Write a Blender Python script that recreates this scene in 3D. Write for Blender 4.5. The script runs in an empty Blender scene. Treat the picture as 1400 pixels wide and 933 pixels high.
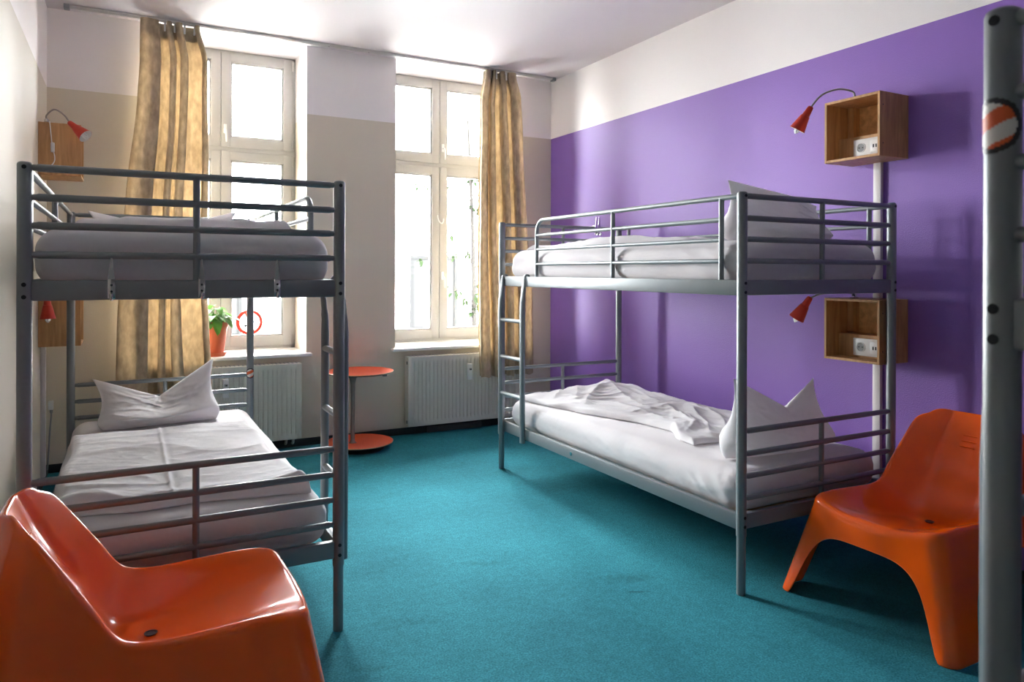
import bpy, bmesh, math, random
from mathutils import Vector, Matrix, noise

PI = math.pi
S = bpy.context.scene
COL = S.collection
random.seed(4)

# ------------------------------------------------------------------ measured layout
XL, XR, YB, YF = -0.444, 3.306, 5.462, -2.30      # walls
ZC, ZP = 2.970, 2.464                              # ceiling, paint line
REC = 0.391                                        # depth of the window niches
BW, BL, BH = 0.946, 2.100, 1.620                   # bunk bed: width, length, height
RX, RY = 2.186, 2.127                              # bed by the purple wall
LX, LY = -0.266, 2.595                             # bed by the left wall
TX, TY = 0.952, 0.500                              # bed beside the camera

# ------------------------------------------------------------------ materials
def lin(c):
    return tuple((v / 12.92 if v <= 0.04045 else ((v + 0.055) / 1.055) ** 2.4) for v in [x / 255 for x in c]) + (1,)

def mat(name, color, rough=0.5, metal=0.0, spec=0.5, coat=0.0, bump=None, vary=None, sheen=0.0, trans=0.0):
    m = bpy.data.materials.new(name); m.use_nodes = True
    nt = m.node_tree; b = nt.nodes['Principled BSDF']
    b.inputs['Base Color'].default_value = color if len(color) == 4 else (*color, 1)
    b.inputs['Roughness'].default_value = rough
    b.inputs['Metallic'].default_value = metal
    b.inputs['Specular IOR Level'].default_value = spec
    b.inputs['Coat Weight'].default_value = coat
    b.inputs['Coat Roughness'].default_value = 0.05
    b.inputs['Sheen Weight'].default_value = sheen
    tc = nt.nodes.new('ShaderNodeTexCoord')
    if vary:                                        # (scale, amount, stretch)
        sc, amt, st = vary
        mp = nt.nodes.new('ShaderNodeMapping'); mp.inputs['Scale'].default_value = st
        n = nt.nodes.new('ShaderNodeTexNoise'); n.inputs['Scale'].default_value = sc; n.inputs['Detail'].default_value = 5
        nt.links.new(tc.outputs['Object'], mp.inputs[0]); nt.links.new(mp.outputs[0], n.inputs[0])
        r = nt.nodes.new('ShaderNodeValToRGB')
        r.color_ramp.elements[0].position = 0.3; r.color_ramp.elements[1].position = 0.7
        c = b.inputs['Base Color'].default_value
        r.color_ramp.elements[0].color = tuple(v * (1 - amt) for v in c[:3]) + (1,)
        r.color_ramp.elements[1].color = tuple(min(1, v * (1 + amt)) for v in c[:3]) + (1,)
        nt.links.new(n.outputs['Fac'], r.inputs[0]); nt.links.new(r.outputs[0], b.inputs['Base Color'])
    if bump:                                        # (scale, strength, distance)
        n = nt.nodes.new('ShaderNodeTexNoise'); n.inputs['Scale'].default_value = bump[0]; n.inputs['Detail'].default_value = 3
        nt.links.new(tc.outputs['Object'], n.inputs[0])
        bp = nt.nodes.new('ShaderNodeBump'); bp.inputs['Strength'].default_value = bump[1]; bp.inputs['Distance'].default_value = bump[2]
        nt.links.new(n.outputs['Fac'], bp.inputs['Height']); nt.links.new(bp.outputs[0], b.inputs['Normal'])
    return m

def wall_mat(name, low, high, zline, rough=0.55, bump=(160, 0.25, 0.003)):
    """two coats of paint that meet at a height"""
    m = mat(name, low, rough, bump=bump, spec=0.4)
    nt = m.node_tree; b = nt.nodes['Principled BSDF']
    g = nt.nodes.new('ShaderNodeNewGeometry'); s = nt.nodes.new('ShaderNodeSeparateXYZ')
    nt.links.new(g.outputs['Position'], s.inputs[0])
    c = nt.nodes.new('ShaderNodeMath'); c.operation = 'GREATER_THAN'; c.inputs[1].default_value = zline
    nt.links.new(s.outputs['Z'], c.inputs[0])
    mx = nt.nodes.new('ShaderNodeMix'); mx.data_type = 'RGBA'
    mx.inputs[6].default_value = (*low, 1); mx.inputs[7].default_value = (*high, 1)
    nt.links.new(c.outputs[0], mx.inputs[0]); nt.links.new(mx.outputs[2], b.inputs['Base Color'])
    return m

WHITE = (0.84, 0.805, 0.80)
BEIGE = (0.65, 0.59, 0.485)
M = {}
M['back'] = wall_mat('beige_and_white_paint', BEIGE, WHITE, ZP)
M['left'] = wall_mat('cream_and_white_paint', (0.63, 0.585, 0.50), WHITE, ZP)
M['purple'] = wall_mat('purple_and_white_paint', (0.245, 0.122, 0.475), WHITE, ZP, rough=0.42, bump=(190, 0.45, 0.004))
M['ceiling'] = mat('ceiling_paint', (0.68, 0.635, 0.66), 0.7, bump=(90, 0.1, 0.002))
M['front'] = mat('bounce_dimming_grey', (0.22, 0.21, 0.21), 0.6)  # unseen wall behind the camera, darkened to cut bounced light
M['pipe'] = mat('dark_pipe_cover', (0.05, 0.055, 0.058), 0.5)
M['skirting'] = mat('dark_skirting', (0.012, 0.022, 0.026), 0.6)
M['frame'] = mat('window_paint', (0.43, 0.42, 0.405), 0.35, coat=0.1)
M['seal'] = mat('grey_light_seal', (0.22, 0.22, 0.21), 0.6)
M['sill'] = mat('sill_paint', (0.86, 0.85, 0.84), 0.25, coat=0.2)
M['steel'] = mat('silver_grey_lacquer', (0.21, 0.232, 0.245), 0.40, metal=0.25)
M['bolt'] = mat('dark_bolt', (0.02, 0.024, 0.028), 0.4, metal=0.6)
M['chrome'] = mat('chrome', (0.62, 0.62, 0.63), 0.15, metal=1.0)
M['stem'] = mat('brown_grey_stem', (0.30, 0.235, 0.21), 0.38, metal=0.5)
M['sheet'] = mat('white_cotton', (0.64, 0.615, 0.635), 0.85, spec=0.2, sheen=0.15, bump=(9, 0.25, 0.02))
M['duvet'] = mat('white_duvet_cotton', (0.77, 0.75, 0.77), 0.85, spec=0.2, sheen=0.15, bump=(14, 0.25, 0.015))
M['pillow'] = mat('white_pillow_cotton', (0.80, 0.78, 0.80), 0.85, spec=0.2, sheen=0.15, bump=(16, 0.2, 0.012))
for _k in ('duvet', 'pillow'):
    _nt = M[_k].node_tree; _t = _nt.nodes.new('ShaderNodeBsdfTranslucent'); _t.inputs[0].default_value = (.80, .78, .79, 1)
    _x = _nt.nodes.new('ShaderNodeMixShader'); _x.inputs[0].default_value = .22
    _nt.links.new(_nt.nodes['Principled BSDF'].outputs[0], _x.inputs[1]); _nt.links.new(_t.outputs[0], _x.inputs[2])
    _nt.links.new(_x.outputs[0], _nt.nodes['Material Output'].inputs[0])
M['slat'] = mat('birch_slats', (0.50, 0.30, 0.14), 0.5, vary=(4, 0.2, (1, 12, 1)))
M['orange'] = mat('glossy_orange_plastic', (0.95, 0.120, 0.002), 0.22, coat=0.35, spec=0.5)
M['hole'] = mat('drain_hole_dark', (0.05, 0.006, 0.001), 0.6)
M['table'] = mat('orange_red_laminate', (0.80, 0.085, 0.018), 0.32, coat=0.2)
M['ply'] = mat('plywood_edge', (0.60, 0.42, 0.24), 0.5)
M['tablebase'] = mat('dark_underside', (0.03, 0.03, 0.03), 0.5)
M['radiator'] = mat('radiator_enamel', (0.66, 0.635, 0.56), 0.35, coat=0.15)
M['white_plastic'] = mat('white_plastic', (0.78, 0.78, 0.77), 0.35)
M['grey_plastic'] = mat('grey_plastic', (0.30, 0.31, 0.32), 0.45)
M['black'] = mat('black_plastic', (0.012, 0.012, 0.013), 0.4)
M['red'] = mat('red_lampshade_paint', (0.52, 0.035, 0.016), 0.42)
M['lampwhite'] = mat('shade_inside_white', (0.72, 0.72, 0.70), 0.5)
M['bulb'] = mat('opal_bulb_glass', (0.86, 0.86, 0.85), 0.15, coat=0.3)
M['goose'] = mat('brushed_gooseneck', (0.33, 0.30, 0.28), 0.32, metal=0.9)
M['rail'] = mat('curtain_track_metal', (0.62, 0.60, 0.58), 0.4, metal=0.3)
M['duct'] = mat('cable_duct_plastic', (0.70, 0.66, 0.66), 0.4)
M['pot'] = mat('terracotta_plastic', (0.52, 0.10, 0.032), 0.45)
M['soil'] = mat('soil', (0.03, 0.02, 0.012), 0.9)
M['stickerwhite'] = mat('sticker_white', (0.72, 0.68, 0.64), 0.5)
M['stickerred'] = mat('sticker_red', (0.72, 0.05, 0.03), 0.5)
M['stickerorange'] = mat('sticker_orange', (0.70, 0.11, 0.02), 0.5)
M['facade'] = mat('pale_render', (0.80, 0.78, 0.75), 0.9)
M['facadewin'] = mat('far_window_glass', (0.021, 0.021, 0.021), 0.9, spec=0)
M['farframe'] = mat('far_window_frame', (0.014, 0.014, 0.014), 0.9, spec=0)
M['ground'] = mat('courtyard_paving', (0.34, 0.335, 0.32), 0.9, vary=(2, 0.2, (1, 1, 1)))
M['bark'] = mat('bark', (0.0135, 0.0125, 0.0115), 0.9)

def wood(name, c, rot):
    m = mat(name, c, 0.45, spec=0.4)
    nt = m.node_tree; b = nt.nodes['Principled BSDF']
    tc = nt.nodes.new('ShaderNodeTexCoord'); mp = nt.nodes.new('ShaderNodeMapping')
    mp.inputs['Scale'].default_value = rot
    w = nt.nodes.new('ShaderNodeTexNoise'); w.inputs['Scale'].default_value = 5; w.inputs['Detail'].default_value = 6; w.inputs['Distortion'].default_value = 0.6
    r = nt.nodes.new('ShaderNodeValToRGB')
    r.color_ramp.elements[0].position = 0.30; r.color_ramp.elements[1].position = 0.72
    r.color_ramp.elements[0].color = (c[0] * .74, c[1] * .68, c[2] * .6, 1)
    r.color_ramp.elements[1].color = (min(1, c[0] * 1.18), min(1, c[1] * 1.2), min(1, c[2] * 1.2), 1)
    nt.links.new(tc.outputs['Object'], mp.inputs[0]); nt.links.new(mp.outputs[0], w.inputs[0])
    nt.links.new(w.outputs['Fac'], r.inputs[0]); nt.links.new(r.outputs[0], b.inputs['Base Color'])
    return m
M['pine'] = wood('oiled_pine', (0.52, 0.29, 0.125), (8, 8, 1))
M['pine_back_lit'] = wood('oiled_pine_back_lit', (0.74, 0.44, 0.18), (1, 6, 6))  # same pine coloured lighter, imitating window light inside the boxes

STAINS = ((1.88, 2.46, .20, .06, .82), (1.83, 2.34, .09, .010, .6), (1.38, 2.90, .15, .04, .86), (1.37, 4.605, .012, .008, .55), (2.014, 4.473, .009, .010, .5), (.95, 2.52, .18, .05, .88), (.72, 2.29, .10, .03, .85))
def carpet():
    m = mat('teal_carpet', (0.012, 0.15, 0.185), 0.95, spec=0.08)
    nt = m.node_tree; b = nt.nodes['Principled BSDF']
    tc = nt.nodes.new('ShaderNodeTexCoord')
    n1 = nt.nodes.new('ShaderNodeTexNoise'); n1.inputs['Scale'].default_value = 150; n1.inputs['Detail'].default_value = 3
    n2 = nt.nodes.new('ShaderNodeTexNoise'); n2.inputs['Scale'].default_value = 1.6; n2.inputs['Detail'].default_value = 5; n2.inputs['Roughness'].default_value = 0.65
    n3 = nt.nodes.new('ShaderNodeTexNoise'); n3.inputs['Scale'].default_value = 34; n3.inputs['Detail'].default_value = 4
    for n in (n1, n2, n3): nt.links.new(tc.outputs['Object'], n.inputs[0])
    r1 = nt.nodes.new('ShaderNodeValToRGB'); r1.color_ramp.elements[0].position = .3; r1.color_ramp.elements[1].position = .7
    r1.color_ramp.elements[0].color = (0.017, 0.136, 0.174, 1); r1.color_ramp.elements[1].color = (0.044, 0.280, 0.345, 1)
    r2 = nt.nodes.new('ShaderNodeValToRGB'); r2.color_ramp.elements[0].position = .32; r2.color_ramp.elements[1].position = .62
    r2.color_ramp.elements[0].color = (.80, .80, .80, 1); r2.color_ramp.elements[1].color = (1.08, 1.06, 1.05, 1)
    r3 = nt.nodes.new('ShaderNodeValToRGB'); r3.color_ramp.elements[0].position = .35; r3.color_ramp.elements[1].position = .65
    r3.color_ramp.elements[0].color = (.9, .9, .9, 1); r3.color_ramp.elements[1].color = (1.08, 1.08, 1.08, 1)
    nt.links.new(n1.outputs['Fac'], r1.inputs[0]); nt.links.new(n2.outputs['Fac'], r2.inputs[0]); nt.links.new(n3.outputs['Fac'], r3.inputs[0])
    a = nt.nodes.new('ShaderNodeMix'); a.data_type = 'RGBA'; a.blend_type = 'MULTIPLY'; a.inputs[0].default_value = 1
    c = nt.nodes.new('ShaderNodeMix'); c.data_type = 'RGBA'; c.blend_type = 'MULTIPLY'; c.inputs[0].default_value = 1
    nt.links.new(r1.outputs[0], a.inputs[6]); nt.links.new(r2.outputs[0], a.inputs[7])
    nt.links.new(a.outputs[2], c.inputs[6]); nt.links.new(r3.outputs[0], c.inputs[7])
    last = c.outputs[2]
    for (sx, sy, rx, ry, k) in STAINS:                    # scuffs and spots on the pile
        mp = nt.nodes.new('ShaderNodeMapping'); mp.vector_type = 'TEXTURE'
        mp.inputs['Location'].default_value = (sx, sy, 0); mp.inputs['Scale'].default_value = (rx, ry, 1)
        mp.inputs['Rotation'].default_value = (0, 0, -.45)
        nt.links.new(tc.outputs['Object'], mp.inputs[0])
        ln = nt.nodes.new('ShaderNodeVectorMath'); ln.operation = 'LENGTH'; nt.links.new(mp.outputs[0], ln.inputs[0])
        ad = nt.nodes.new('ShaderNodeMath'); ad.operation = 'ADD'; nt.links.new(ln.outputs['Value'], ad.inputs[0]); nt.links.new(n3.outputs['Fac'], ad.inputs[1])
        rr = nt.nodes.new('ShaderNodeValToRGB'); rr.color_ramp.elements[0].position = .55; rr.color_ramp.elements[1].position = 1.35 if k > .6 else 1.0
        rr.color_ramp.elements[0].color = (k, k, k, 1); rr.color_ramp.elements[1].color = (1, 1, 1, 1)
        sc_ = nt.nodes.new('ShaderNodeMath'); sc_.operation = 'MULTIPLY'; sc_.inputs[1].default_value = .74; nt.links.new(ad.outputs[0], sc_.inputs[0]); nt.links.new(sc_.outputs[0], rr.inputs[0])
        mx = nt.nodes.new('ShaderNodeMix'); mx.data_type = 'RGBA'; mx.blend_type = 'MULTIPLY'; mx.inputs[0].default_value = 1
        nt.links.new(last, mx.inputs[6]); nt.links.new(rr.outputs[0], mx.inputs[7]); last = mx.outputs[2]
    nt.links.new(last, b.inputs['Base Color'])
    bp = nt.nodes.new('ShaderNodeBump'); bp.inputs['Strength'].default_value = .6; bp.inputs['Distance'].default_value = .004
    nt.links.new(n1.outputs['Fac'], bp.inputs['Height']); nt.links.new(bp.outputs[0], b.inputs['Normal'])
    return m
M['carpet'] = carpet()

def glass():
    m = bpy.data.materials.new('window_glass'); m.use_nodes = True
    nt = m.node_tree; nt.nodes.remove(nt.nodes['Principled BSDF'])
    t = nt.nodes.new('ShaderNodeBsdfTransparent'); t.inputs[0].default_value = (.97, .975, .97, 1)
    g = nt.nodes.new('ShaderNodeBsdfGlossy'); g.inputs['Roughness'].default_value = .02
    f = nt.nodes.new('ShaderNodeFresnel'); f.inputs[0].default_value = 1.35
    x = nt.nodes.new('ShaderNodeMixShader')
    nt.links.new(f.outputs[0], x.inputs[0]); nt.links.new(t.outputs[0], x.inputs[1]); nt.links.new(g.outputs[0], x.inputs[2])
    nt.links.new(x.outputs[0], nt.nodes['Material Output'].inputs[0])
    return m
M['glass'] = glass()

def translucent(name, col, tcol, fac, rough=0.8, scale=14, amt=.22, stretch=(1, 1, .45)):
    m = mat(name, col, rough, spec=0.25, sheen=0.2, vary=(scale, amt, stretch))
    nt = m.node_tree; b = nt.nodes['Principled BSDF']; out = nt.nodes['Material Output']
    src = b.inputs['Base Color'].links[0].from_socket
    tint = nt.nodes.new('ShaderNodeMix'); tint.data_type = 'RGBA'; tint.blend_type = 'MULTIPLY'; tint.inputs[0].default_value = 1
    tint.inputs[7].default_value = tuple(min(4, a / b_) for a, b_ in zip(tcol, col)) + (1,)
    nt.links.new(src, tint.inputs[6])
    t = nt.nodes.new('ShaderNodeBsdfTranslucent'); nt.links.new(tint.outputs[2], t.inputs[0])
    x = nt.nodes.new('ShaderNodeMixShader'); x.inputs[0].default_value = fac
    nt.links.new(b.outputs[0], x.inputs[1]); nt.links.new(t.outputs[0], x.inputs[2]); nt.links.new(x.outputs[0], out.inputs[0])
    return m
M['curtain'] = translucent('gold_damask_fabric', (0.40, 0.325, 0.225), (0.60, 0.385, 0.18), 0.10, scale=34, amt=.26)
M['heading'] = mat('curtain_heading', (0.25, 0.205, 0.145), .8)
M['stickerclear'] = translucent('clear_film', (.8, .8, .79), (.86, .86, .85), .8, amt=.02)
M['signred'] = translucent('red_film', (.72, .06, .035), (.75, .06, .035), .05, amt=.02)
M['leaf'] = translucent('houseplant_leaf', (0.09, 0.25, 0.035), (0.12, 0.30, 0.04), 0.25, rough=.4, scale=9, amt=.3, stretch=(1, 1, 1))
M['treeleaf'] = translucent('tree_leaf', (0.0095, 0.0150, 0.0070), (0.010, 0.0150, 0.0070), 0.1, rough=.6, scale=6, amt=.3, stretch=(1, 1, 1))

for _k in ('treeleaf', 'bark'):
    _b = M[_k].node_tree.nodes['Principled BSDF']; _b.inputs['Sheen Weight'].default_value = 0; _b.inputs['Specular IOR Level'].default_value = 0

# ------------------------------------------------------------------ mesh helpers
def obj(name, bm, m, parent=None, smooth=True, loc=None, sharp=True):
    me = bpy.data.meshes.new(name)
    bmesh.ops.recalc_face_normals(bm, faces=bm.faces)
    bm.to_mesh(me); bm.free()
    o = bpy.data.objects.new(name, me); COL.objects.link(o)
    for k in (m if isinstance(m, (list, tuple)) else [m]): me.materials.append(M[k])
    if smooth:
        for p in me.polygons: p.use_smooth = True
        if sharp: me.set_sharp_from_angle(angle=math.radians(40))
    if parent: o.parent = parent
    if loc: o.location = loc
    return o

def empty(name, loc=(0, 0, 0), rz=0):
    o = bpy.data.objects.new(name, None); COL.objects.link(o)
    o.location = loc; o.rotation_euler = (0, 0, rz); o.empty_display_size = .1
    return o

def tag(o, label, cat, group=None):
    o['label'] = label; o['category'] = cat
    if group: o['group'] = group
    return o

def struct(o):
    o['kind'] = 'structure'; return o

def B(): return bmesh.new()

def box(bm, x0, x1, y0, y1, z0, z1, bev=0.0, seg=2, mi=0):
    r = bmesh.ops.create_cube(bm, size=1, matrix=Matrix.Translation(((x0 + x1) / 2, (y0 + y1) / 2, (z0 + z1) / 2)) @ Matrix.Diagonal((abs(x1 - x0), abs(y1 - y0), abs(z1 - z0), 1)))
    vs = r['verts']; fs = {f for v in vs for f in v.link_faces}
    for f in fs: f.material_index = mi
    if bev > 0:
        es = list({e for v in vs for e in v.link_edges})
        bmesh.ops.bevel(bm, geom=es, offset=bev, segments=seg, affect='EDGES', profile=.5)
    return vs

def tube(bm, pts, r, seg=12, cap=True, mi=0, sx=1.0):
    pts = [Vector(p) for p in pts]; n = len(pts)
    rs = r if isinstance(r, (list, tuple)) else [r] * n
    rings = []; up = None
    for i, p in enumerate(pts):
        d = (pts[min(i + 1, n - 1)] - pts[max(i - 1, 0)]).normalized()
        if up is None:
            up = Vector((0, 0, 1)) if abs(d.z) < .9 else Vector((1, 0, 0))
        a = d.cross(up).normalized(); b = a.cross(d).normalized(); up = b
        rings.append([bm.verts.new(p + (a * math.cos(2 * PI * k / seg) * sx + b * math.sin(2 * PI * k / seg)) * rs[i]) for k in range(seg)])
    for i in range(n - 1):
        for k in range(seg):
            f = bm.faces.new((rings[i][k], rings[i][(k + 1) % seg], rings[i + 1][(k + 1) % seg], rings[i + 1][k])); f.material_index = mi
    if cap:
        for R_ in (rings[0], rings[-1]):
            f = bm.faces.new(R_); f.material_index = mi
    return rings

def lathe(bm, prof, seg=32, mtx=None, mi=0, cap=False):
    """prof: list of (r, z)"""
    rings = []
    for r, z in prof:
        if r < 1e-6:
            v = Vector((0, 0, z)); v = mtx @ v if mtx else v
            rings.append([bm.verts.new(v)])
        else:
            R_ = []
            for k in range(seg):
                v = Vector((r * math.cos(2 * PI * k / seg), r * math.sin(2 * PI * k / seg), z))
                R_.append(bm.verts.new(mtx @ v if mtx else v))
            rings.append(R_)
    for a, b in zip(rings, rings[1:]):
        for k in range(seg):
            k2 = (k + 1) % seg
            if len(a) == 1 and len(b) == 1: continue
            if len(a) == 1: f = bm.faces.new((a[0], b[k2], b[k]))
            elif len(b) == 1: f = bm.faces.new((a[k], a[k2], b[0]))
            else: f = bm.faces.new((a[k], a[k2], b[k2], b[k]))
            f.material_index = mi
    return rings

def disc(bm, c, nrm, r, seg=20, mi=0, h=0.002):
    q = Vector((0, 0, 1)).rotation_difference(Vector(nrm)).to_matrix().to_4x4()
    lathe(bm, [(0, 0), (r, 0), (r, h), (0, h)], seg, Matrix.Translation(c) @ q, mi)

def bez(p0, p1, p2, p3, n=12):
    p0, p1, p2, p3 = map(Vector, (p0, p1, p2, p3)); out = []
    for i in range(n + 1):
        t = i / n; u = 1 - t
        out.append(p0 * u ** 3 + p1 * 3 * u * u * t + p2 * 3 * u * t * t + p3 * t ** 3)
    return out

def catmull(pts, per=6):
    pts = [Vector(p) for p in pts]; P = [pts[0] * 2 - pts[1]] + pts + [pts[-1] * 2 - pts[-2]]; out = []
    for i in range(1, len(P) - 2):
        for k in range(per):
            t = k / per; a, b, c, d = P[i - 1:i + 3]
            out.append(.5 * ((2 * b) + (c - a) * t + (2 * a - 5 * b + 4 * c - d) * t * t + (3 * b - a - 3 * c + d) * t ** 3))
    out.append(pts[-1]); return out

def sstep(a, b, x):
    t = max(0, min(1, (x - a) / (b - a))); return t * t * (3 - 2 * t)

def fbm(p, oct=4, lac=2.1, g=.5):
    s = 0; a = 1; q = Vector(p)
    for _ in range(oct):
        s += a * noise.noise(q); q = q * lac; a *= g
    return s

def ridged(p, oct=3):
    s = 0; a = 1; q = Vector(p)
    for _ in range(oct):
        s += a * (1 - min(1, abs(noise.noise(q)) * 2.2)) ** 2; q = q * 2.0; a *= .5
    return s

def copy_tree(o, parent=None):
    c = o.copy(); COL.objects.link(c)
    if parent: c.parent = parent
    for ch in list(o.children): copy_tree(ch, c)
    return c

# ------------------------------------------------------------------ room shell
W1 = (0.083, 1.186); W2 = (1.878, 2.945)
ZS = 0.665                                           # underside of the window niche
def room():
    bm = B(); box(bm, XL - .1, XR + .1, YF - .1, YB + REC + .2, -.1, 0); struct(obj('floor', bm, 'carpet', smooth=False))
    bm = B(); box(bm, XL - .1, XR + .1, YF - .1, YB + REC + .12, ZC, ZC + .15); struct(obj('ceiling', bm, 'ceiling', smooth=False))
    bm = B(); box(bm, XL - .12, XL, YF - .1, YB, 0, ZC); struct(obj('wall_left', bm, 'left', smooth=False))
    bm = B(); box(bm, XR, XR + .12, YF - .1, YB, 0, ZC); struct(obj('wall_right', bm, 'purple', smooth=False))
    bm = B(); box(bm, XL, XR, YF - .12, YF, 0, ZC); struct(obj('wall_front', bm, 'front', smooth=False))
    bm = B(); D = REC + .10
    for x0, x1 in ((XL - .12, W1[0]), (W1[1], W2[0]), (W2[1], XR + .12)): box(bm, x0, x1, YB, YB + D, 0, ZC)
    for x0, x1 in (W1, W2): box(bm, x0, x1, YB, YB + D, 0, ZS)
    struct(obj('wall_back', bm, 'back', smooth=False))
    bm = B(); box(bm, XL, XR, YB - .014, YB, 0, .055, .004); struct(obj('baseboard_back', bm, 'skirting'))
    bm = B(); box(bm, XL, XL + .014, YF, YB - .014, 0, .055, .004); struct(obj('baseboard_left', bm, 'skirting'))
    bm = B(); box(bm, XR - .014, XR, YF, YB - .014, 0, .055, .004); struct(obj('baseboard_right', bm, 'skirting'))

def window(n, x0, x1):
    Y = YB + REC                                      # room-side face of the sashes
    w = empty('window_%d' % n, ((x0 + x1) / 2, Y, ZS)); struct(w)
    hw = (x1 - x0) / 2; zt = ZC - ZS; zs = .022
    def P(bm_, a, b, c, d, e, f, bev=.004): box(bm_, a, b, c, d, e, f, bev)
    bm = B()
    zb = zs
    P(bm, -hw, -hw + .035, .012, .07, zb, zt); P(bm, hw - .035, hw, .012, .07, zb, zt)
    P(bm, -hw, hw, .012, .07, zb, zb + .03); P(bm, -hw, hw, .012, .07, zt - .022, zt)
    P(bm, -hw, hw, .008, .07, 1.535, 1.578)             # transom
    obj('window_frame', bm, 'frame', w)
    for (za, zb2, hz) in ((zb + .026, 1.539, .55), (1.572, zt - .016, .20)):
        for s in (-1, 1):
            xa, xb = (.0015, hw - .026) if s > 0 else (-hw + .026, -.0015)
            bm = B(); f = .068
            P(bm, xa, xa + f, 0, .055, za, zb2); P(bm, xb - f, xb, 0, .055, za, zb2)
            P(bm, xa + f - .004, xb - f + .004, .0005, .055, za, za + f + .01); P(bm, xa + f - .004, xb - f + .004, .0005, .055, zb2 - f, zb2)
            # glazing bead step
            g0, g1, h0, h1 = xa + f, xb - f, za + f + .01, zb2 - f
            for (a, b, c, d) in ((g0 - .003, g0 + .013, h0, h1), (g1 - .013, g1 + .003, h0, h1), (g0, g1, h0 - .003, h0 + .013), (g0, g1, h1 - .013, h1 + .003)):
                P(bm, a, b, .014, .05, c, d, .003)
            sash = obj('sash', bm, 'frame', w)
            bm = B(); box(bm, g0 + .005, g1 - .005, .028, .034, h0 + .005, h1 - .005); obj('pane', bm, 'glass', sash, smooth=False)
            if s > 0:                                  # handle on the meeting stile of the right sash
                zh = za + hz * .98 if hz > .3 else za + .13
                bm = B(); box(bm, xa + .016, xa + .040, -.008, .002, zh - .03, zh + .04, .004)
                tube(bm, bez((xa + .028, -.006, zh), (xa + .028, -.05, zh), (xa + .030, -.042, zh - .01), (xa + .034, -.038, zh - .10), 10), [.008] * 9 + [.007, .005], 10)
                obj('handle', bm, 'white_plastic', sash)
                for zz in (za + .05, zb2 - .05):
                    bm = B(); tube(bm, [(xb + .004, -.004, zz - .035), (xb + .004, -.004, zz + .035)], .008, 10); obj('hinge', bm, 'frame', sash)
    bm = B(); box(bm, -.010, .010, .040, .056, zb + .03, 1.535); box(bm, -.010, .010, .040, .056, 1.578, zt - .02); obj('light_gap_seal', bm, 'seal', w)  # dark strip added behind the sash gap to block leaking light
    if n == 2:                                         # stay hook above the handle
        bm = B(); tube(bm, bez((-.020, -.006, 1.12), (-.018, -.02, 1.03), (.03, -.03, 1.03), (.035, -.006, 1.09), 12), .006, 8)
        obj('latch', bm, 'white_plastic', w)
    bm = B(); box(bm, -hw - .035 if n == 2 else -hw - .02, hw + .035, -REC - .055, .012, 0, .025, .008, 3)
    sill = obj('window_sill', bm, 'sill', w)
    return w

room(); window(1, *W1); window(2, *W2)

# ------------------------------------------------------------------ curtain track and curtains
def curtain_track():
    bm = B(); y = YB - .125
    box(bm, XL + .10, XR - .045, y - .016, y + .016, ZC - .014, ZC - .001, .003)
    for dy in (-.010, .010): box(bm, XL + .10, XR - .045, y + dy - .003, y + dy + .003, ZC - .021, ZC - .012)
    o = obj('curtain_track', bm, 'rail', smooth=True)
    tag(o, 'long thin metal curtain track fixed to the ceiling in front of both windows', 'curtain rail')
    for x in (XL + .115, XR - .055):
        bm = B(); box(bm, x - .016, x + .016, y - .026, y + .026, ZC - .032, ZC - .002, .004)
        obj('end_cap', bm, 'grey_plastic', o)
    for x in (.55, 1.32, 1.62, 2.2):
        bm = B(); disc(bm, (x, y, ZC - .0185), (0, 0, -1), .005, 10); obj('screw', bm, 'bolt', o)
curtain_track()

def interp(tab, z):
    """tab: (z, value), from the top down"""
    if z >= tab[0][0]: return tab[0][1]
    for (za, va), (zb, vb) in zip(tab, tab[1:]):
        if z >= zb:
            k = (za - z) / (za - zb); k = k * k * (3 - 2 * k) * .5 + k * .5
            return va + (vb - va) * k
    return tab[-1][1]

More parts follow.
